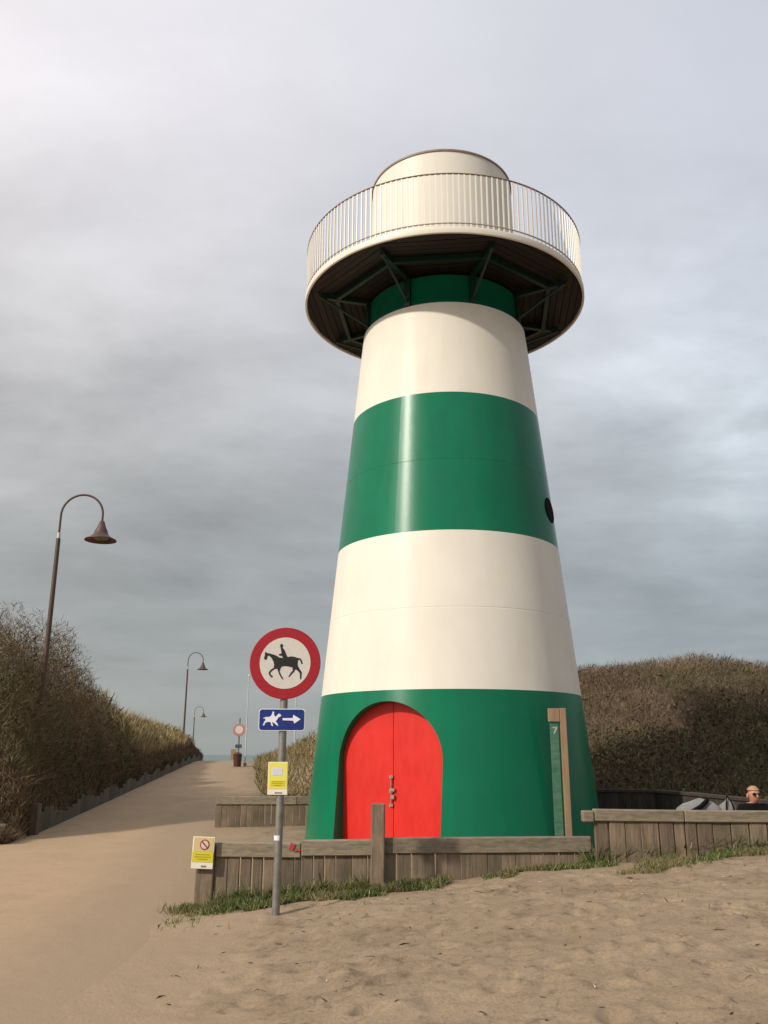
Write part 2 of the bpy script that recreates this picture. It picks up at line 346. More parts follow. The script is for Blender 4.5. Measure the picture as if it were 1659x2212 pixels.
# ------------------------------------------------------------------ setting
xs = axis([(-900, -100, 100), (-100, -20, 8), (-20, -3, .5), (-3, 5.6, .028), (5.6, 12, .4), (12, 60, 4), (60, 900, 105)])
ys = axis([(-60, -5, 5), (-5, 3.6, .4), (3.6, WY, .028), (WY+.034, 12, .2), (12, 24, .4), (24, 70, 1.5), (70, 120, 5)])
g = grid('ground', xs, ys, lambda x, y: ground(x, y, True), M['sand']); tag(g, kind='structure')
co_ = np.zeros(len(g.data.vertices)*3); g.data.vertices.foreach_get('co', co_); co_ = co_.reshape(-1, 3)
g.data.attributes.new('edge', 'FLOAT', 'POINT').data.foreach_set('value', ss(co_[:, 0]-xr(co_[:, 1]), .1, 1.6).astype(np.float32))
# path : a sheet just above the sand, its drifting right edge lost under the sand
us = np.linspace(0, 1, 60); yp = axis([(-6, 4, .5), (4, 22, .15), (22, 64, 1.), (64, 80, 4)])
def path_x(u, y):
    l = np.minimum(xw(y)-.05, -7.0-.1277*(np.maximum(y, 17.6)-18.5)-.05) - np.where(y < 17.4, 4.5, 0)
    r = xr(y)+.28+.12*np.sin(y*2.1)+.08*np.sin(y*5.3)
    return l+(r-l)*u
def path_z(x, y):
    d = xr(y)+.28-x
    return zpath(y)+.012+.010*fbm(x, y, 1.6, 21)-.035*(1-ss(d, .0, .55))-.02*0
def path_edge(x, y): return ss(xr(y)+.28-x, .45, 2.6)
p = grid('path', us, yp, path_z, M['path'], xf=path_x); tag(p, kind='structure')
co_ = np.zeros(len(p.data.vertices)*3); p.data.vertices.foreach_get('co', co_); co_ = co_.reshape(-1, 3)
p.data.attributes.new('edge', 'FLOAT', 'POINT').data.foreach_set('value', path_edge(co_[:, 0], co_[:, 1]).astype(np.float32))
# sea
m = bpy.data.materials.new('sea_water'); m.use_nodes = True; b = m.node_tree.nodes['Principled BSDF']
b.inputs['Base Color'].default_value = (.10, .17, .15, 1); b.inputs['Roughness'].default_value = .35
t = m.node_tree; nz = N(t, 'ShaderNodeTexNoise', i_Scale=.08, i_Detail=6.0); tcn = N(t, 'ShaderNodeTexCoord'); t.links.new(tcn.outputs['Object'], nz.inputs['Vector'])
bm_ = N(t, 'ShaderNodeBump'); bm_.inputs['Strength'].default_value = .6; bm_.inputs['Distance'].default_value = 1.; t.links.new(nz.outputs[0], bm_.inputs['Height']); t.links.new(bm_.outputs[0], b.inputs['Normal'])
s = MB().add([(-3500, 99, -4.2), (3500, 99, -4.2), (3500, 7000, -4.2), (-3500, 7000, -4.2)], [(0, 1, 2, 3)]).build('sea', m); tag(s, kind='structure')

# dune banks (soil under the scrub)
def envL(d, y):                                      # outline of the scrub left of the path
    H = np.interp(y, [17.5, 17.8, 18.5, 22, 24, 26, 28, 32, 40, 50, 60, 65, 70], [0, 2.9, 4.0, 4.75, 4.8, 4.2, 3.75, 3.3, 2.9, 2.5, 2.3, 1.8, .5])
    e = H*(1-.80*np.exp(-np.maximum(d, 0)/np.interp(y, [25, 30, 42], [.58, .85, 1.7])))
    return e*(1+.24*fbm(d*1.3, y, 1.5, 31, 3))*(1+.30*vn(d, y, .9, 35))*(d > -.6)
GL = lambda d, y: np.where(d > .05, .60*envL(d, y)*ss(d, 0, .7), 0)
du = axis([(0, 4, .2), (4, 12, .8), (12, 90, 8)])
def mk_left(): 
    D, YY = np.meshgrid(du, axis([(16.9, 36, .3), (36, 74, 1.)]), indexing='ij')
    return D, YY
D, YY = mk_left(); XX = xw(YY)-.10-D; ZZ = zpath(YY)-.03+GL(D, YY)
n, k = D.shape; i = np.arange(n*k).reshape(n, k)
me = bpy.data.meshes.new('left_dune'); me.from_pydata(np.stack([XX, YY, ZZ], -1).reshape(-1, 3).tolist(), [], np.stack([i[:-1, :-1], i[:-1, 1:], i[1:, 1:], i[1:, :-1]], -1).reshape(-1, 4).tolist())
me.materials.append(M['dune']); me.polygons.foreach_set('use_smooth', [True]*len(me.polygons)); ob = bpy.data.objects.new('left_dune', me); C.objects.link(ob); tag(ob, kind='structure')

def envR(x, y):                                      # outline of the scrub on the hill behind the tower
    a = np.minimum(np.clip((x-xr(y)-.9)*.62, 0, 99), 4.12+.05*np.clip(x-6, 0, 20))
    yy = ss(y, 20.6, 32.5)**.9
    right = ss(x, 4, 12)
    e = a*np.interp(yy, [0, 1], [.12, 1])*(1-.0*right)
    e = e*(1-.55*ss(y, 36, 62))
    e = e*(1+.16*fbm(x, y, 2.2, 41, 4)+.13*vn(x, y, 1.1, 47)*(1-.6*ss(x, 3, 5)*ss(e, 3.3, 4)))
    return np.maximum(e, 0)
GR = lambda x, y: np.maximum(envR(x, y)-.75, .10*envR(x, y))*.96
xs2 = axis([(-16, 24, .5), (24, 120, 6)]); ys2 = axis([(20.9, 36, .4), (36, 72, 1.5)])
hr = grid('hill', xs2, ys2, lambda x, y: zpath(y)-.03+GR(x, y), M['dune']); tag(hr, kind='structure')

# ------------------------------------------------------------------ plants as many small blades
def blades(name, base, dirs, length, width, rnd, m, quad=False):
    n = len(base); d = dirs/np.linalg.norm(dirs, axis=1)[:, None]
    s = np.cross(d, rng.normal(size=(n, 3))); s /= np.linalg.norm(s, axis=1)[:, None]
    w = (width/2)[:, None]*s
    bend = rng.normal(size=(n, 3))*.12*length[:, None]; bend[:, 2] -= .08*length
    if quad:
        mid = base+d*length[:, None]*.5
        v = np.stack([base, mid+w, base+d*length[:, None]+bend, mid-w], 1)
        k = 4
    else:
        mid = base+d*length[:, None]*.55
        v = np.stack([base-w, base+w, mid+w*.7, base+d*length[:, None]+bend, mid-w*.7], 1)
        k = 5
    v = v.reshape(-1, 3)
    me = bpy.data.meshes.new(name); me.vertices.add(n*k); me.vertices.foreach_set('co', v.ravel().astype(np.float32))
    me.loops.add(n*k); me.loops.foreach_set('vertex_index', np.arange(n*k, dtype=np.int32))
    me.polygons.add(n); me.polygons.foreach_set('loop_start', np.arange(0, n*k, k, dtype=np.int32))
    me.update(calc_edges=True)
    at = me.attributes.new('rnd', 'FLOAT', 'FACE'); at.data.foreach_set('value', rnd.astype(np.float32))
    me.materials.append(m); me.validate()
    o = bpy.data.objects.new(name, me); C.objects.link(o); return o
def unit(n): v = rng.normal(size=(n, 3)); return v/np.linalg.norm(v, axis=1)[:, None]

# left scrub : twigs
def left_pts(n, dmean=1.3, ymax=66, lo=.35):
    y = 16.9+(ymax-16.9)*rng.random(n)**1.9; d = rng.exponential(dmean, n)-.12
    e = envL(d, y); x = xw(y)-d
    u = rng.random(n)**.65; z = zpath(y)+e*(lo*(d > 1)+(1-lo*(d > 1))*u)
    x = x+rng.normal(size=n)*.05
    ok = (x < xw(y)-.10) & ((y < 34) | (rng.random(n) < .35) | (z-zpath(y) < 1.4))
    return np.stack([x, y, z], 1)[ok], d[ok], e[ok], u[ok]
P, d, e, u = left_pts(220000)
dr = unit(len(P))*.75; dr[:, 2] += .75; dr[:, 0] += .22*np.exp(-np.maximum(d, 0))*(P[:, 2]-zpath(P[:, 1]) > 1.0)-.3*(d < .25)*(P[:, 2]-zpath(P[:, 1]) < 1.0)
o = blades('scrub_thicket', P, dr, rng.uniform(.14, .50, len(P))*(1-.45*u), rng.uniform(.007, .015, len(P)), rng.random(len(P)), M['scrub'])
tag(o, 'tall brown leafless scrub thicket covering the dune bank left of the path', 'scrub', kind='stuff')
P, d, e, u = left_pts(42000, .8); k = fbm(P[:, 0]*1.2, P[:, 1], 2.6, 77) + .25*(1-u) > .12; P = P[k]; u = u[k]
low = rng.random(len(P)) < np.clip(1.5-P[:, 2]/3.2, 0.05, 1); P = P[low]
o = blades('evergreen_undergrowth', P, unit(len(P))+np.array([.2, -.2, .5]), rng.uniform(.06, .15, len(P)), rng.uniform(.03, .07, len(P)), rng.random(len(P)), M['leaf'], True)
tag(o, 'dark olive leafy undergrowth low in the thicket left of the path', 'undergrowth', kind='stuff')
# marram on the far half of the left bank
n = 60000; y = rng.uniform(32, 66, n); d = rng.uniform(.3, 3.5, n); P = np.stack([xw(y)-d, y, zpath(y)+envL(d, y)*rng.uniform(.55, 1.0, n)], 1); P = P[(P[:, 2]-zpath(P[:, 1]) > .9)]; n = len(P)
dr = unit(n)*.45; dr[:, 2] += 1
o = blades('marram_grass', P, dr, rng.uniform(.3, .7, n), rng.uniform(.015, .035, n), rng.random(n), M['marram'])
tag(o, 'straw coloured marram grass on the far part of the left dune bank', 'dune grass', kind='stuff')

# hill scrub
def hill_pts(n, x0, x1, y0, y1, p=1.3):
    x = rng.uniform(x0, x1, n); y = y0+(y1-y0)*rng.random(n)**p
    e = envR(x, y); g = GR(x, y); k = e > .15
    x, y, e, g = x[k], y[k], e[k], g[k]; u = rng.random(len(x))**.8
    return np.stack([x, y, zpath(y)+g+(e-g)*u], 1), u
P, u = hill_pts(210000, 3.5, 19, 21.2, 37)
dr = unit(len(P))*.8; dr[:, 2] += .75
o = blades('hill_scrub', P, dr, rng.uniform(.10, .34, len(P)), rng.uniform(.007, .015, len(P)), rng.random(len(P)), M['scrubR'])
tag(o, 'brown and olive scrub covering the hill right of the tower', 'scrub', kind='stuff')
P, u = hill_pts(26000, 3.5, 19, 21.0, 29); k = (fbm(P[:, 0], P[:, 1], 3.5, 63) + .45*(1.6-P[:, 2])*.5) > .02; P = P[k]
o = blades('bramble_undergrowth', P, unit(len(P))+np.array([0, -.3, .5]), rng.uniform(.08, .2, len(P)), rng.uniform(.04, .09, len(P)), rng.random(len(P)), M['leaf'], True)
tag(o, 'dark green brambles low on the hill right of the tower', 'undergrowth', kind='stuff')
P, u = hill_pts(45000, -8, 3.5, 21.0, 60, 1.6)
dr = unit(len(P))*.6; dr[:, 2] += .9
o = blades('hill_grass', P, dr, rng.uniform(.18, .5, len(P)), rng.uniform(.010, .026, len(P)), rng.random(len(P)), M['marram'])
o.data.materials[0] = plant_mat('hill_grass_blades', [(0, (.14, .11, .05)), (.5, (.27, .21, .105)), (1, (.42, .34, .19))], [((.15, .16, .05), .5, .8, .48, .62), ((.24, .15, .085), .7, .7, .5, .65)])
tag(o, 'mixed tan and olive grass on the slope between the path and the tower', 'dune grass', kind='stuff')

# grass strips along the timber wall
def strip(n, x0, x1, w, h, off=0):
    x = rng.uniform(x0, x1, n); c = fbm(x, x*0, .9, 51)
    y = WY-.06-np.abs(rng.normal(size=n))*w*(1+1.3*c)+off
    k = vn(x, y, .35, 55)+vn(x, y, .9, 56) > -.05; x, y = x[k], y[k]
    z = ground(x, y, True)
    dr = unit(len(x))*.55; dr[:, 2] += .85
    return np.stack([x, y, z-.005], 1), dr, rng.uniform(.35, 1, len(x))*h
A = [strip(16000, -2.12, -.95, .30, .10), strip(22000, -2.05, .9, .24, .12), strip(5000, .6, 2.0, .09, .06), strip(34000, 1.25, 6.5, .52, .085), strip(3500, 2.2, 6.5, .05, .28), strip(1500, -1.9, -.2, .05, .25)]
k_ = 5200; gx = -1.87+rng.normal(size=k_)*.14; gy = 9.86+rng.normal(size=k_)*.13-.25*(gx+1.93); gk = vn(gx, gy, .12, 58) > -.2; gx, gy = gx[gk], gy[gk]
gd = unit(len(gx))*.6; gd[:, 2] += .8
A.append((np.stack([gx, gy, np.maximum(ground(gx, gy, True), zpath(gy)+.01)-.004], 1), gd, rng.uniform(.03, .10, len(gx))))
P = np.concatenate([a[0] for a in A]); dr = np.concatenate([a[1] for a in A]); ln = np.concatenate([a[2] for a in A])
o = blades('grass', P, dr, ln, rng.uniform(.005, .010, len(P)), rng.random(len(P)), M['grass'])
tag(o, 'short green grass growing along the foot of the timber wall', 'grass', kind='stuff')

# twigs, straw and bits of shell lying on the sand
n = 420; x = rng.uniform(-1.6, 5.4, n); y = 4.2+5.8*rng.random(n); k = (x > xr(y)+.3); x, y = x[k], y[k]
P = np.stack([x, y, ground(x, y, True)+.006], 1); dr = unit(len(x)); dr[:, 2] *= .15
o = blades('beach_litter', P, dr, rng.uniform(.02, .11, len(x)), rng.uniform(.004, .012, len(x)), rng.random(len(x)), plant_mat('litter_bits', [(0, (.05, .032, .02)), (.6, (.12, .08, .05)), (.85, (.3, .22, .13)), (1, (.62, .56, .48))], []))
tag(o, 'small twigs, straw and shell bits scattered over the foreground sand', 'litter', kind='stuff')

# ------------------------------------------------------------------ the tower
TX, TY = 1.374, 18.28; R0, KK = 2.918, .0985
Rz = lambda z: R0-KK*z
tw = thing('striped_tower', (TX, TY, 0), 'tall tapering green and cream lighthouse tower with round gallery and red door', 'tower')
DAZ = R(-29.8); DW = 1.06; DS = 1.47; VD = 2.38     # door azimuth, half width, spring height, depth of its plane
dn = (sin(DAZ), -cos(DAZ)); du_ = (cos(DAZ), sin(DAZ))
def opening(z):                                      # half width of the opening at height z
    if z <= DS: return DW
    if z >= DS+DW: return 0.
    return math.sqrt(max(DW*DW-(z-DS)**2, 0))
def shell(z0, z1, name, m, door=False, seams=()):
    mb = MB(); zs = list(np.linspace(z0, z1, 3 if not door else 12))
    if door:
        zs = [0, .5, 1.0, DS]+[DS+DW*sin(a) for a in np.linspace(.05, pi/2, 30)]+[z1]
    for sz in seams: zs += [sz-.011, sz-.006, sz+.006, sz+.011]
    zs = sorted(set(zs)); n = 200; rows = []
    for z in zs:
        rr = Rz(z)-(.003 if any(abs(z-q) < .007 for q in seams) else 0)
        w = opening(z) if door else 0; a = math.asin(w/Rz(z)) if w else 0
        rows.append([(rr*sin(t), -rr*cos(t), z) for t in (DAZ+a+(2*pi-2*a)*j/n for j in range(n+1))])
    vs = [p for r_ in rows for p in r_]; fs = []
    for i in range(len(zs)-1):
        for j in range(n): a = i*(n+1)+j; fs.append((a, a+1, a+n+2, a+n+1))
    mb.add(vs, fs, smooth=True)
    o = mb.build(name, m, tw, sharp=14)
    return o
zb = [0, 2.727, 5.714, 8.665, 10.80]
shell(0, zb[1], 'base_section', M['green'], True, seams=(1.2,)) if False else shell(0, zb[1], 'base_section', M['green'], True)
shell(zb[1], zb[2], 'cream_section', M['white'], seams=(4.22,))
shell(zb[2], zb[3], 'green_section', M['green'], seams=(7.19,))
shell(zb[3], zb[4], 'cream_section', M['white'])
RN = Rz(zb[4])-.06
MB().lathe((0, 0, 0), [(Rz(zb[4]), zb[4]), (RN, zb[4]+.004), (RN-.03, 11.50)], 160).build('neck', M['green'], tw)
# door reveal
mb = MB(); prof = [(DW, 0.), (DW, .5), (DW, 1.0), (DW, DS)]+[(DW*cos(a), DS+DW*sin(a)) for a in np.linspace(.05, pi/2, 30)]
prof = prof+[(-x, z) for x, z in prof[-2::-1]]
vs = []
for x, z in prof:
    v = math.sqrt(Rz(z)**2-x*x)
    for q in (v, VD-.05): vs.append((du_[0]*x+dn[0]*q, du_[1]*x+dn[1]*q, z))
mb.add(vs, [(2*i, 2*i+2, 2*i+3, 2*i+1) for i in range(len(prof)-1)], smooth=True)
mb.build('door_reveal', M['green'], tw, sharp=40)
def door_pt(x, q, z): return (du_[0]*x+dn[0]*q, du_[1]*x+dn[1]*q, z)
for sgn in (-1, 1):
    pr = [(x, z) for x, z in prof if x*sgn >= -1e-6]
    poly = [(.006*sgn, .03)]+[(x, max(z, .03)) for x, z in (pr if sgn > 0 else pr[::-1])]
    poly = [(x*.992 if abs(x) > .01 else .006*sgn, z*.997) for x, z in poly]
    if sgn < 0: poly = [poly[0]]+poly[1:]
    n = len(poly); vs = [door_pt(x, VD+.02, z) for x, z in poly]+[door_pt(x, VD-.03, z) for x, z in poly]
    mb = MB(); f = [tuple(range(n)), tuple(range(2*n-1, n-1, -1))]+[(i, i+n, (i+1) % n+n, (i+1) % n) for i in range(n)]
    mb.add(vs, f); dl = mb.build('door_leaf', M['red'], tw)
    if sgn < 0:
        h = MB()
        h.tube([door_pt(-.03, VD+.055, .72), door_pt(-.03, VD+.055, 1.25)], .011, 8)
        for z in (.74, .98, 1.22): h.box(door_pt(-.03, VD+.035, z), (.07, .05, .05), rz=DAZ)
        h.box(door_pt(.0, VD+.06, 1.0), (.09, .03, .05), rz=DAZ); h.box(door_pt(.01, VD+.06, .88), (.06, .035, .07), rz=DAZ)
        h.build('latch', M['bolt'], dl)
# dark sheet behind the leaves, standing in for the shade in their gaps
MB().add([door_pt(-DW-.03, VD-.045, -.02), door_pt(DW+.03, VD-.045, -.02), door_pt(DW+.03, VD-.045, DS+DW+.03), door_pt(-DW-.03, VD-.045, DS+DW+.03)], [(0, 1, 2, 3)]).build('dark_backing', M['dark'], tw)
# porthole on the right
def tower_frame(az, z):
    r = Rz(z); return mathutils.Vector((sin(az), -cos(az), KK)).normalized(), mathutils.Vector((r*sin(az), -r*cos(az), z))
nrm, pc = tower_frame(R(64.5), 6.48)
rot = nrm.to_track_quat('Z', 'X').to_matrix()
def disc(mb, prof, n=40, **k):
    t_ = MB().lathe((0, 0, 0), prof, n); mb.add([pc+rot @ mathutils.Vector(v) for v in t_.v], t_.f, smooth=True, **k)
mb = MB(); disc(mb, [(.250, -.05), (.250, .010), (.272, .010), (.272, -.05)]); wd = mb.build('porthole', M['dark'], tw, sharp=40)
mb = MB(); disc(mb, [(.001, .006), (.252, .006)]); mb.build('pane', M['dark'], wd)
# gallery deck
ZG = 11.573; RG = 3.222
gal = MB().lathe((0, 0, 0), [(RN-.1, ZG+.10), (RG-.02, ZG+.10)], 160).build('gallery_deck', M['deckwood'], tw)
mb = MB()                                            # boards seen from below : radial sectors with straight boards
for sct in range(8):
    a0 = R(16+45*sct); a1 = a0+R(45); am = (a0+a1)/2
    c_, s_ = cos(am-pi/2), sin(am-pi/2)              # middle direction
    ri = 1.55
    while ri < RG-.05:
        # board perpendicular to the middle direction, at distance ri..ri+.135
        hi = min(ri+.135, 3.4); pts = []
        for rr_ in (ri, hi):
            hw = min(rr_*math.tan(R(22.5)), math.sqrt(max((RG-.06)**2-rr_**2, 0)))
            pts.append((rr_, hw))
        (r1, w1), (r2, w2) = pts
        zt = ZG+.03+random.uniform(0, .012)
        q = [(r1, -w1), (r1, w1), (r2, w2), (r2, -w2)]
        V = [(r_*c_-w_*s_, r_*s_+w_*c_, zt) for r_, w_ in q]
        if w2 > .01 or w1 > .05: mb.add(V+[(x, y, z+.03) for x, y, z in V], [(3, 2, 1, 0), (4, 5, 6, 7), (0, 1, 5, 4), (1, 2, 6, 5), (2, 3, 7, 6), (3, 0, 4, 7)])
        ri += .15
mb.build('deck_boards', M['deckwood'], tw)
fa = MB().lathe((0, 0, 0), [(RG-.045, ZG), (RG-.005, ZG), (RG, ZG+.008), (RG, ZG+.125), (RG-.01, ZG+.135), (RG-.06, ZG+.135), (RG-.045, ZG)], 200).build('gallery_fascia', M['whitetop'], tw, sharp=40)
# brackets + tie beams
bm0 = None
for sct in range(8):
    a = R(16+45*sct); c_, s_ = sin(a), -cos(a)
    mb = MB()
    mb.box((c_*(RN+RG-.34)/2, s_*(RN+RG-.34)/2, ZG-.055), (RG-.34-RN+.1, .10, .11), rz=math.atan2(s_, c_), rnd=.5)
    p0 = (c_*(RG-.30), s_*(RG-.30), ZG-.08); p1 = (c_*(RN+.0), s_*(RN+.0), 10.92)
    mb.tube([p0, p1], .032, 8)
    mb.box((c_*(RN+.03), s_*(RN+.03), 11.2), (.05, .14, .75), rz=math.atan2(s_, c_))
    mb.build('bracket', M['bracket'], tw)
    b2 = R(16+45*(sct+1)); r_ = 2.55
    A_ = mathutils.Vector((sin(a)*r_, -cos(a)*r_, ZG-.045)); B_ = mathutils.Vector((sin(b2)*r_, -cos(b2)*r_, ZG-.045)); mid = (A_+B_)/2; dd_ = B_-A_
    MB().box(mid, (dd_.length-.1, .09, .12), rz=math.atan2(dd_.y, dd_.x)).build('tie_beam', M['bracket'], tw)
# railing
rl = MB(); RR = RG-.035
def hoop(mb, r, z, t, n=200): mb.lathe((0, 0, 0), [(r+t*cos(a), z+t*sin(a)) for a in np.linspace(0, 2*pi, 9)], n)
hoop(rl, RR, 12.95, .018); rail = rl.build('handrail', M['brownrail'], tw)
mb = MB(); hoop(mb, RR, 11.80, .016); mb.build('bottom_rail', M['palerail'], rail)
NB = 172; order = sorted(range(NB), key=lambda q: abs(((q*360/NB+180) % 360)-180))
proto = MB().box((0, 0, (11.70+12.94)/2), (.018, .028, 1.24), rnd=.5).build('baluster', M['whitetop'], rail)
back = MB()
for kx, q in enumerate(order):
    a = 2*pi*q/NB
    if kx < 100:
        o = proto if kx == 0 else proto.copy()
        if kx: C.objects.link(o); o.parent = rail
        o.location = (sin(a)*RR, -cos(a)*RR, 0); o.rotation_euler.z = a+pi/2
    else: back.box((sin(a)*RR, -cos(a)*RR, (11.70+12.94)/2), (.018, .028, 1.24), rz=a+pi/2)
tag(back.build('rear_balusters', M['whitetop'], rail), kind='stuff')
# lantern room
RC = 1.667; ZC = 14.714
MB().lathe((0, 0, 0), [(RC+.045, ZG+.10), (RC+.03, 12.9), (RC, ZC-.02)], 160).build('lantern_room', M['white'], tw)
mb = MB(); mb.lathe((0, 0, 0), [(RC+.004, ZC-.035), (RC+.022, ZC-.035), (RC+.022, ZC+.01), (.01, ZC+.03)], 160); mb.build('roof', M['brownrail'], tw, sharp=40)
# door edge of the lantern room, seen in profile on the right
mb = MB(); a = R(84)
for kz, zz in enumerate((12.55, 12.85, 13.15)): mb.box((sin(a)*(RC+.07), -cos(a)*(RC+.07), zz), (.10, .30, .24), rz=a+pi/2, bev=.02)
mb.build('lantern_shutter', M['brownrail'], tw)

# ------------------------------------------------------------------ post beside the tower, its reflection built as a green strip
gp = thing('reflected_post', (3.09, 15.72, 0), 'tall thin wooden post with a green strip standing in for its reflection in front of the tower', 'wooden post')
MB().box((.075, 0, 1.20), (.11, .09, 2.40), bev=.008).build('post', M['newwood'], gp)
MB().box((-.085, .01, 1.09), (.15, .03, 2.10), bev=.004).build('reflection_strip', M['postreflection'], gp)
MB().box((-.085, -.005, 2.28), (.20, .07, .23), bev=.008).build('top_block', M['newwood'], gp)
MB().prism([(-.04, .03), (.05, .03), (.05, .01), (0.0, -.09), (-.03, -.09), (.01, .005), (-.04, .005)], -.012, -.006, (-.08, 0, 2.05)).build('symbol', mat('pale_mark', (.30, .40, .32), .6), gp)

# ------------------------------------------------------------------ timber walls
def plank_wall(name, pts, top, bot, cat_label, rail=.165, wd=.145, m='wood', railm='railwood', thick=.05, railproud=.03, label=None, gap=.012, jag=.02, extra=None, tops=None):
    """pts : polyline [(x,y),...]; top(x), bot(x) heights"""
    w = thing(name, (pts[0][0], pts[0][1], 0), label, cat_label); ox, oy = pts[0]
    pl = MB(); rlm = []
    for (x0, y0), (x1, y1) in zip(pts[:-1], pts[1:]):
        Ln = math.hypot(x1-x0, y1-y0); a = math.atan2(y1-y0, x1-x0); s = 0
        while s < Ln-.03:
            ww = min(wd*random.uniform(.8, 1.25), Ln-s); c = s+ww/2; f = c/Ln
            x = x0+(x1-x0)*f; y = y0+(y1-y0)*f; t_ = top(x, y)-.02+random.uniform(-jag, 0); b_ = bot(x, y)-.35
            pl.box((x-ox, y-oy+random.uniform(-.006, .006), (t_+b_)/2), (ww-random.choice((.004, .008, .02)), thick, t_-b_), rz=a, ry=random.uniform(-.008, .008), bev=.005); s += ww
        if rail:
            s = 0; lens = []
            while s < Ln-.05: q = min(random.uniform(1.6, 2.4), Ln-s); lens.append((s, q)); s += q
            for s, q in lens:
                f = (s+q/2)/Ln; x = x0+(x1-x0)*f; y = y0+(y1-y0)*f
                za = top(x0+(x1-x0)*s/Ln, y0+(y1-y0)*s/Ln); zb_ = top(x0+(x1-x0)*(s+q)/Ln, y0+(y1-y0)*(s+q)/Ln)
                r_ = MB().box((0, 0, 0), (q-.008, thick+2*railproud, rail), bev=.01)
                rlm.append((r_, (x-ox+sin(a)*0, y-oy, (za+zb_)/2-rail/2), a, -math.atan2(zb_-za, q)))
    pl.build('planks', M[m], w)
    for r_, loc, a, ry in rlm:
        o = r_.build('top_board', M[railm], w); o.location = loc; o.rotation_euler = (0, ry+random.uniform(-.006, .006), a)
    return w
gz = lambda x, y: float(ground(np.array([x]), np.array([min(y, WY-.05)]), False)[0])
wl = plank_wall('timber_wall', [(-1.84, WY), (-.90, WY)], lambda x, y: .665+.0*x-.03*sin((x+1.84)*3.3), lambda x, y: 0, 'wall', rail=.155,
                label='low weathered timber wall in front of the tower with a square post rising from it')
# second stretch joined to the same thing
def wall_more(w, x0, x1, y, zt0, zt1, rail=.165, wd=.145, thick=.05, board=True, off=0):
    ox, oy = w.location.x, w.location.y; pl = MB(); s = x0
    while s < x1-.03:
        ww = min(wd*random.uniform(.8, 1.25), x1-s); x = s+ww/2; f = (x-x0)/(x1-x0); t_ = zt0+(zt1-zt0)*f-.02
        pl.box((x-ox, y-oy+random.uniform(-.006, .006), (t_-.4)/2), (ww-random.choice((.004, .008, .02)), thick, t_+.4), ry=random.uniform(-.008, .008), bev=.005); s += ww
    pl.build('planks', M['wood'], w)
    o = MB().box((0, 0, 0), (x1-x0-.006, thick+.06, rail), bev=.01).build('top_board', M['railwood'], w)
    o.location = ((x0+x1)/2-ox, y-oy-off, (zt0+zt1)/2-rail/2); o.rotation_euler.y = -math.atan2(zt1-zt0, x1-x0)
wall_more(wl, -.90, -.02, WY, .690, .70, off=.012); wall_more(wl, -.02, 2.30, WY, .715, .735)
MB().box((-1.95+1.84, 0.0, .16), (.20, .11, 1.0), bev=.012, ry=.01, rnd=.7).build('end_board', M['wood'], wl)
MB().box((-.06+1.84, -.085, .40), (.155, .10, 1.36), bev=.012, ry=.006, rnd=.7).build('post', M['wood'], wl)
t_ = MB()
t_.box((-1.00+1.84, -.062, .625), (.05, .006, .07), ry=.35); t_.box((-.80+1.84, -.062, .60), (.36, .005, .012), ry=-.12)
t_.build('tape_remnant', M['tape'], wl)

wr = plank_wall('timber_wall', [(2.30, 10.06), (3.3, 10.10), (4.5, 10.14), (7.5, 10.3)], lambda x, y: 1.035-.018*max(0, min(x-2.3, 1.6))+.016*max(0, x-3.9), lambda x, y: .3, 'wall', rail=.125,
                label='higher stretch of weathered timber wall right of the tower with grass at its foot', wd=.17)
# end grain overhang of the right stretch
MB().box((-.06, 0, .955), (.12, .13, .12), bev=.012).build('board_end', M['railwood'], wr)

# back fences round the terrace
bf = plank_wall('timber_wall', [(-3.70, 20.2), (1.3, 20.6)], lambda x, y: .70, lambda x, y: 0, 'wall', rail=.17,
                label='timber wall at the back of the sandy terrace, between the path and the tower', m='wood', railm='railwood')
bf2 = plank_wall('timber_wall', [(3.9, 20.2), (5.95, 19.9), (6.75, 15.4), (7.2, 12.3)], lambda x, y: .885 if y > 17 else .885-.02*(17-y), lambda x, y: 0, 'wall', rail=.07,
                 label='dark timber wall running behind the seated person, right of the tower', m='darkwood', railm='darkwood')
# retaining boards along the path and at the left picture edge
lw = plank_wall('retaining_wall', [(float(xw(18.6))-.02, 18.6), (float(xw(30)), 30), (float(xw(62)), 62)], lambda x, y: float(zpath(y))+.40+.10*sin(y*1.7), lambda x, y: float(zpath(y)), 'retaining wall',
                m='oldwood', rail=0, wd=.45, label='long weathered plank retaining wall along the left side of the path', gap=.01, jag=.08)
MB().box((0, -.04, .2), (.16, .16, .86), bev=.01).build('post', M['wood'], lw)
sw = plank_wall('retaining_wall', [(-13.5, 17.5), (-7.05, 17.25)], lambda x, y: .33, lambda x, y: 0, 'retaining wall', rail=.06, wd=.3,
                label='short low dark timber edging at the far left beside the path', m='darkwood', railm='railwood')

# ------------------------------------------------------------------ signs
SY = 8.95; gzs = .10
sg = thing('sign_post', (-1.000, SY, 0), 'grey sign pole with round no horse riding sign, blue arrow plate and yellow notice', 'road sign')
# scale of picture positions at this depth relative to 9.71 m plane
ks = SY/9.71
zz = lambda z: 1.6+(z-1.6)*ks
MB().tube([(-.020, 0, -.3), (.0, .0, 2.72)], .038, 14).build('pole', M['steel'], sg)
DC = zz(2.57); DR = .385*ks
def circ(r, n=72): return [(r*cos(2*pi*i/n), r*sin(2*pi*i/n)) for i in range(n)]
disc_ = MB().prism(circ(DR), -.052, -.044, (0, 0, DC)).build('round_sign', [M['signred']], sg)
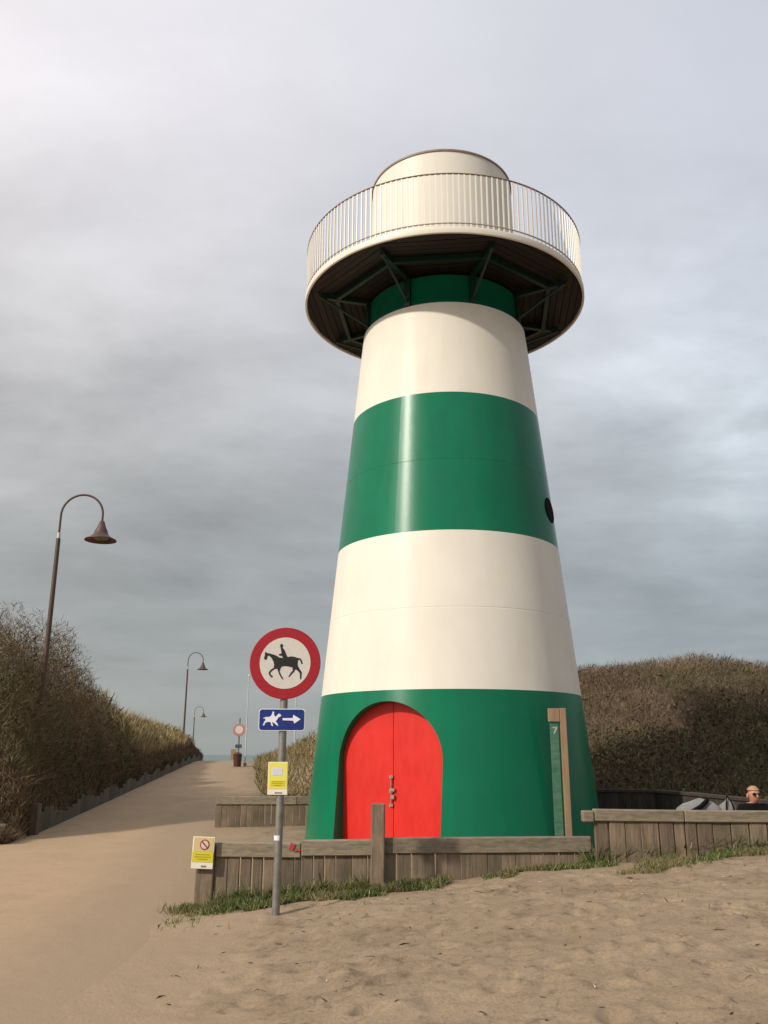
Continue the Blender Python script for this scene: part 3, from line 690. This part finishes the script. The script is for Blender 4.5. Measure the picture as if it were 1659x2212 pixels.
# rolled edge of the plate
rim = MB().tube([(DR*cos(a), -.046, DC+DR*sin(a)) for a in np.linspace(0, 2*pi, 60)], .006, 6, cap=False).build('rim', M['signred'], disc_)
MB().prism(circ(DR*.727), -.0545, -.0515, (0, 0, DC)).build('white_field', M['signwhite'], disc_)
S1 = DR/640.
def tr(pts, cx, cy, s): return [((x-cx)*s, (cy-y)*s) for x, y in pts]
horse = [(335,665),(352,600),(348,560),(366,546),(380,562),(430,572),(500,590),(560,612),(625,650),(690,655),(760,640),(830,625),(900,635),(960,655),(1000,660),(1030,695),(1048,755),(1020,765),(1008,712),(985,685),(962,692),(955,740),(960,800),(1000,862),(1035,915),(1028,1035),(1005,1035),(1003,935),(945,870),(912,862),(900,895),(850,950),(812,1000),(795,990),(840,915),(872,880),(860,825),(770,805),(700,800),(660,812),(642,850),(630,895),(655,955),(705,1035),(682,1040),(628,960),(604,900),(585,850),(545,852),(500,880),(462,920),(468,955),(512,985),(490,1012),(445,970),(432,915),(470,865),(522,832),(526,770),(505,705),(465,645),(422,608),(398,625),(385,682),(355,690)]
rider = [(625,430),(632,405),(652,395),(672,408),(675,440),(665,468),(692,490),(716,530),(745,600),(770,645),(755,720),(712,800),(668,806),(672,735),(684,655),(662,612),(618,612),(604,600),(612,585),(655,572),(642,500),(632,462)]
hb = MB().prism(tr(horse, 725, 745, S1), -.0575, -.0540, (0, 0, DC)); hb.prism(tr(rider, 725, 745, S1), -.0585, -.0545, (0, 0, DC))
hb.build('horse_and_rider', M['signblack'], disc_)
MB().box((0, -.02, DC-DR+.06), (.10, .05, .03)).build('clamp', M['steel'], disc_)
def rrect(w, h, r, n=6):
    out = []
    for cx, cz, a0 in ((w/2-r, h/2-r, 0), (-w/2+r, h/2-r, 90), (-w/2+r, -h/2+r, 180), (w/2-r, -h/2+r, 270)):
        out += [(cx+r*cos(R(a0+90*i/n)), cz+r*sin(R(a0+90*i/n))) for i in range(n+1)]
    return out
BC = zz(1.962); BW = .50*ks; BH = .232*ks; BX = -.015
bp = MB().prism(rrect(BW, BH, .03), -.048, -.042, (BX, 0, BC)).build('arrow_plate', M['brightwhite'], sg)
MB().prism(rrect(BW-.014, BH-.014, .026), -.051, -.0475, (BX, 0, BC)).build('blue_field', M['signblue'], bp)
S2 = BW/860.
h2 = [(345,1765),(400,1742),(470,1740),(505,1715),(530,1635),(555,1650),(552,1700),(578,1738),(612,1712),(640,1680),(672,1690),(690,1715),(668,1735),(640,1745),(612,1790),(588,1822),(625,1858),(640,1905),(612,1890),(560,1848),(520,1832),(545,1905),(515,1900),(492,1832),(440,1828),(395,1850),(378,1895),(350,1890),(372,1840),(398,1795),(390,1770)]
ar = [(715,1762),(905,1760),(912,1700),(1052,1780),(938,1858),(912,1806),(715,1800)]
q = MB().prism(tr(h2, 700, 1790, S2), -.0535, -.0505, (BX, 0, BC)); q.prism(tr(ar, 700, 1790, S2), -.0535, -.0505, (BX, 0, BC)); q.build('horse_and_arrow', M['brightwhite'], bp)
YC = zz(1.355); YW = .212*ks; YH = .335*ks
yp_ = MB().box((-.035, -.045, YC), (YW, .006, YH), bev=.002).build('yellow_notice', M['creamwhite'], sg)
MB().box((-.035, -.0490, YC+.026), (YW*.93, .004, YH*.80)).build('yellow_field', M['yellow'], yp_)
MB().box((-.04, -.0515, YC+.062), (YW*.52, .003, YH*.22), bev=.001).build('pictogram', M['lilac'], yp_)
q = MB(); q.box((-.035, -.0515, YC-.048), (YW*.72, .003, YH*.17)); q.build('text_block', M['yellowdark'], yp_)
q = MB()
for i, w_ in enumerate((.6, .55, .35)): q.box((-.035, -.0535, YC-.030-.018*i), (YW*w_, .002, .004))
q.build('text_lines', mat('olive_print', (.35, .3, .03), .6), yp_)
MB().box((-.025, -.0490, YC-YH*.44), (YW*.38, .003, .012)).build('logo', M['greyprint'], yp_)
MB().tube([(-.018, 0, .80), (-.018, 0, .845)], .0395, 14, cap=False).build('sticker', M['brightwhite'], sg)

# small yellow sign on the end of the wall
ys_ = thing('notice_board', (-1.965, 10.12, .565), 'small yellow warning notice with a crossed circle on the left wall end', 'notice')
ys_.rotation_euler = (0, .03, 0); ys_.scale = (.93, 1, .95)
MB().box((0, 0, 0), (.255, .008, .345), bev=.002).build('panel', M['creamwhite'], ys_)
MB().box((0, -.0055, .09), (.225, .004, .15)).build('upper_field', mat('ochre_cream', (.62, .50, .24), .6), ys_)
MB().box((0, -.0055, -.045), (.245, .004, .11)).build('yellow_field', M['yellowdark'], ys_)
MB().prism(circ(.056, 36), -.011, -.0070, (.015, 0, .088)).build('prohibition_ring', M['signred'], ys_)
MB().prism(circ(.044, 36), -.013, -.0105, (.015, 0, .088)).build('white_disc', M['signwhite'], ys_)
MB().box((.015, -.014, .088), (.10, .002, .014), ry=R(45)).build('slash', M['signred'], ys_)
q = MB()
for i, w_ in enumerate((.17, .19, .12)): q.box((0, -.0085, -.02-.024*i), (w_, .002, .008))
q.build('text_lines', mat('ochre_print', (.36, .27, .02), .6), ys_)
MB().box((.02, -.0055, -.145), (.06, .003, .018)).build('logo', M['greyprint'], ys_)

# far signs and poles near the crest of the path
fy_ = 50.; fz = float(zpath(fy_))
fs_ = thing('far_sign_post', (-8.05, fy_, fz), 'distant post with a small red and white round sign near the crest of the path', 'road sign')
MB().tube([(0, 0, -.2), (0, 0, 2.6)], .045, 8).build('pole', M['steel'], fs_)
q = MB().prism(circ(.34, 32), -.075, -.06, (0, 0, 1.95)).build('round_sign', mat('faded_red', (.46, .20, .19), .5), fs_)
MB().prism(circ(.22, 32), -.082, -.0745, (0, 0, 1.97)).build('white_field', M['signwhite'], q)
MB().box((0, -.07, 1.08), (.36, .02, .20), bev=.004).build('blue_plate', mat('dark_grey_blue', (.05, .08, .10), .5), fs_)
MB().box((-.26, -.05, .65), (.30, .02, .55), bev=.004).build('ochre_board', M['ochre'], fs_)
lb = thing('litter_bin', (-8.0, 49.5, fz), 'dark brown litter bin at the foot of the distant red and white sign', 'bin')
MB().lathe((0, 0, 0), [(.0, 0), (.20, 0), (.24, .62), (.21, .62), (.18, .1)], 20).build('drum', M['maroon'], lb, sharp=40)
MB().lathe((0, 0, 0), [(.25, .60), (.26, .64), (.14, .74), (.0, .76)], 20).build('lid', M['maroon'], lb, sharp=40)
fp = thing('flagpole', (-7.62, 49.8, fz), 'thin white pole beside the distant sign on the right of the path', 'pole')
MB().tube([(0, 0, -.3), (0, 0, 4.9)], [.040, .026], 8).build('mast', mat('pale_grey_mast', (.52, .53, .52), .6), fp)
MB().lathe((0, 0, 0), [(.0, .05), (.10, .05), (.10, .16), (.06, .2)], 12).build('base_collar', M['steel'], fp, sharp=40)
MB().lathe((0, 0, 0), [(.0, 4.88), (.06, 4.9), (.06, 4.95), (.0, 5.0)], 12).build('finial', M['whitetop'], fp)
f2 = copy_tree(fp); f2.location = (-4.95, 50.0, fz-.3)
f2['label'] = 'thin white pole behind the blue arrow plate, rising from the grassy slope'
for o in (fp, f2): o['group'] = 'white poles by the path'

# ------------------------------------------------------------------ street lamps
def lamp():
    l = thing('street_lamp', (-7.72, 20, 0), '', 'street lamp')
    MB().tube([(0, 0, 0), (0, 0, 3.0), (0, 0, 6.52)], [.075, .062, .050], 12).build('pole', M['lamp'], l)
    MB().tube([(0, 0, 6.52), (0, 0, 6.66)], .038, 12).build('sleeve', M['lampsleeve'], l)
    a = MB(); rr_ = .50
    pts = [(0, 0, 6.66), (0, 0, 6.9), (0, 0, 7.10)]+[(rr_-rr_*cos(t), 0, 7.10+rr_*sin(t)) for t in np.linspace(.12, pi, 18)]+[(2*rr_, 0, 6.92)]
    a.tube(pts, .026, 10).build('arm', M['lamp'], l)
    sh = MB().lathe((2*rr_, 0, 0), [(.03, 6.96), (.06, 6.93), (.10, 6.80), (.15, 6.70), (.17, 6.62), (.25, 6.55), (.36, 6.495), (.37, 6.47), (.345, 6.475), (.24, 6.52), (.12, 6.60), (.01, 6.66)], 40).build('lamp_shade', M['lamp'], l)
    MB().lathe((2*rr_, 0, 0), [(.0, 6.62), (.16, 6.575), (.20, 6.535), (.12, 6.50), (.0, 6.49)], 24).build('bulb_cover', mat('dull_lens', (.22, .2, .12), .3), sh)
    return l
l1 = lamp(); l1['label'] = 'nearest street lamp, tall dark curved lamp standing in the left thicket'; l1['group'] = 'street lamps along the path'
for lc, lab in (((-13.05, 58.5, .55), 'middle street lamp, smaller, on the far end of the left dune bank'), ((-21.0, 99, -.9), 'farthest and smallest street lamp, beyond the crest of the path')):
    c_ = copy_tree(l1); c_.location = lc; c_['label'] = lab

# ------------------------------------------------------------------ seated person and bags behind the right wall
PX, PY = 4.87, 12.0
bn = thing('bench', (4.6, 12.12, 0), 'low wooden bench behind the right wall carrying the person and the bags', 'bench')
MB().box((0, 0, .31), (2.2, .42, .05), bev=.008).build('seat', M['wood'], bn)
for sx in (-.9, .9): MB().box((sx, 0, .143), (.09, .36, .286), bev=.008).build('leg', M['wood'], bn)
def skin_fig(name, verts, edges, rad, m, root=0, sub=2):
    me = bpy.data.meshes.new(name); me.from_pydata(verts, edges, []); o = bpy.data.objects.new(name, me); C.objects.link(o)
    md = o.modifiers.new('s', 'SKIN')
    for i, r_ in enumerate(rad): me.skin_vertices[0].data[i].radius = (r_, r_) if isinstance(r_, float) else r_
    me.skin_vertices[0].data[root].use_root = True
    md.use_smooth_shade = True; md.branch_smoothing = .6
    o.modifiers.new('u', 'SUBSURF').levels = sub; o.modifiers['u'].render_levels = sub
    dg = bpy.context.evaluated_depsgraph_get(); nm = bpy.data.meshes.new_from_object(o.evaluated_get(dg))
    bpy.data.objects.remove(o); nm.name = name; nm.materials.clear(); nm.materials.append(m)
    nm.polygons.foreach_set('use_smooth', [True]*len(nm.polygons))
    q = bpy.data.objects.new(name, nm); C.objects.link(q); return q
SZ = .405
V = [(0, 0, SZ+.12), (0, -.01, SZ+.32), (0, 0, SZ+.52), (0, -.01, SZ+.60), (0, -.025, SZ+.63), (0, -.03, SZ+.70), (0, -.02, SZ+.765),
     (.10, -.02, SZ+.09), (.13, -.42, SZ+.10), (.13, -.44, .08), (.13, -.60, .04),
     (-.10, -.02, SZ+.09), (-.13, -.42, SZ+.10), (-.13, -.44, .08), (-.13, -.60, .04),
     (.17, 0, SZ+.55), (.23, -.06, SZ+.28), (.14, -.27, SZ+.20), (.10, -.33, SZ+.19),
     (-.17, 0, SZ+.55), (-.23, -.06, SZ+.28), (-.14, -.27, SZ+.20), (-.10, -.33, SZ+.19)]
E_ = [(0, 1), (1, 2), (2, 3), (3, 4), (4, 5), (5, 6), (0, 7), (7, 8), (8, 9), (9, 10), (0, 11), (11, 12), (12, 13), (13, 14), (2, 15), (15, 16), (16, 17), (17, 18), (2, 19), (19, 20), (20, 21), (21, 22)]
rad = [(.15, .12), (.15, .11), (.14, .10), .055, .065, (.084, .095), (.078, .09), .09, .07, .05, .045, .09, .07, .05, .045, .07, .05, .038, .03, .07, .05, .038, .03]
ps = skin_fig('person', V, E_, rad, M['skin'])
ps.location = (PX, PY, 0)
tag(ps, 'person with short fair hair and dark jacket sitting behind the right wall', 'person')
HZ = SZ+.70
# clothing : the same skeleton, slightly fuller, without head and hands
jk = skin_fig('jacket', [V[i] for i in (0, 1, 2)]+[(0, -.005, SZ+.60)]+[V[i] for i in (15, 16, 17, 19, 20, 21)], [(0, 1), (1, 2), (2, 3), (2, 4), (4, 5), (5, 6), (2, 7), (7, 8), (8, 9)],
              [(.175, .14), (.175, .135), (.165, .12), (.085, .08), .085, .064, .05, .085, .064, .05], M['black']); jk.parent = ps
tr_ = skin_fig('trousers', [V[0]]+[V[i] for i in (7, 8, 9, 11, 12, 13)], [(0, 1), (1, 2), (2, 3), (0, 4), (4, 5), (5, 6)], [(.16, .13), .10, .082, .062, .10, .082, .062], M['black']); tr_.parent = ps
def ell(mb, c, r, n=20, m=12, zmin=-2, **k):
    pr_ = [(max(cos(a), 0.0)*1., sin(a)) for a in np.linspace(-pi/2, pi/2, m) if sin(a) >= zmin]
    t = MB().lathe((0, 0, 0), pr_, n); return mb.add([(c[0]+x*r[0], c[1]+y*r[1], c[2]+z*r[2]) for x, y, z in t.v], t.f, smooth=True, **k)
q = ell(MB(), (0, -.012, HZ+.018), (.084, .100, .098), zmin=.25); q.build('hair', M['hair'], ps)
q = MB(); ell(q, (0, -.135, HZ-.015), (.014, .02, .022)); ell(q, (.083, -.02, HZ-.01), (.014, .022, .032)); ell(q, (-.083, -.02, HZ-.01), (.014, .022, .032)); q.build('nose_and_ears', M['skin'], ps)
q = MB(); ell(q, (.033, -.118, HZ+.012), (.027, .012, .02)); ell(q, (-.033, -.118, HZ+.012), (.027, .012, .02)); q.box((0, -.125, HZ+.016), (.03, .008, .006)); q.build('sunglasses', M['signblack'], ps)
ell(MB(), (0, -.115, HZ-.060), (.024, .008, .006)).build('mouth', mat('lips', (.3, .09, .07), .5), ps)
q = MB()
for sx in (-1, 1):
    ell(q, (sx*.085, -.35, SZ+.185), (.038, .045, .018))
    for i in range(4): q.tube([(sx*(.062+.016*i), -.385, SZ+.188), (sx*(.060+.016*i), -.42-.006*(i in (1, 2)), SZ+.188), (sx*(.060+.016*i), -.447-.006*(i in (1, 2)), SZ+.172)], [.0085, .008, .006], 8)
    q.tube([(sx*.055, -.35, SZ+.19), (sx*.038, -.375, SZ+.185), (sx*.034, -.40, SZ+.18)], [.010, .009, .007], 8)
q.build('hands', M['skin'], ps)

def bag(name, loc, w, h, dp, label, seed):
    b = thing(name, loc, label, 'bag'); mb = MB(); nu, nv = 28, 16; vs = []; fs = []
    for j in range(nv+1):
        v = j/nv
        for i in range(nu):
            a = 2*pi*i/nu; sx = math.copysign(abs(cos(a))**.6, cos(a)); sy = math.copysign(abs(sin(a))**.6, sin(a))
            pr_ = (1-.10*v)*math.sqrt(max(1-max(0, (v-.72)/.28)**2.2*.98, .02))*(.9+.1*min(1, v*6))
            wob = 1+.05*sin(3*a+seed)*sin(5*v+seed)
            vs.append((w/2*sx*pr_*wob, dp/2*sy*pr_*wob, h*(v+.05*v*sin(a*1+seed)*.6)))
    for j in range(nv):
        for i in range(nu): fs.append((j*nu+i, j*nu+(i+1) % nu, (j+1)*nu+(i+1) % nu, (j+1)*nu+i))
    fs.append(tuple(nv*nu+i for i in range(nu))); mb.add(vs, fs, smooth=True); mb.build('body', M['greybag'], b)
    return b
b1 = bag('canvas_bag', (4.17, 12.12, .337), .66, .70, .34, 'large pale grey canvas bag with a black strap behind the right wall', 1.)
MB().tube([(-.22, -.185, .20), (-.17, -.18, .55), (-.02, -.165, .62), (.10, -.10, .70)], .028, 8).build('strap', M['black'], b1)
b2 = bag('canvas_bag', (4.55, 12.12, .337), .26, .70, .26, 'small pale grey bag squeezed beside the seated person', 2.3)
MB().tube([(-.06, -.13, .5), (-.04, -.11, .66), (.0, -.04, .76), (.04, -.10, .66), (.06, -.13, .5)], .010, 8).build('handle', M['black'], b2)
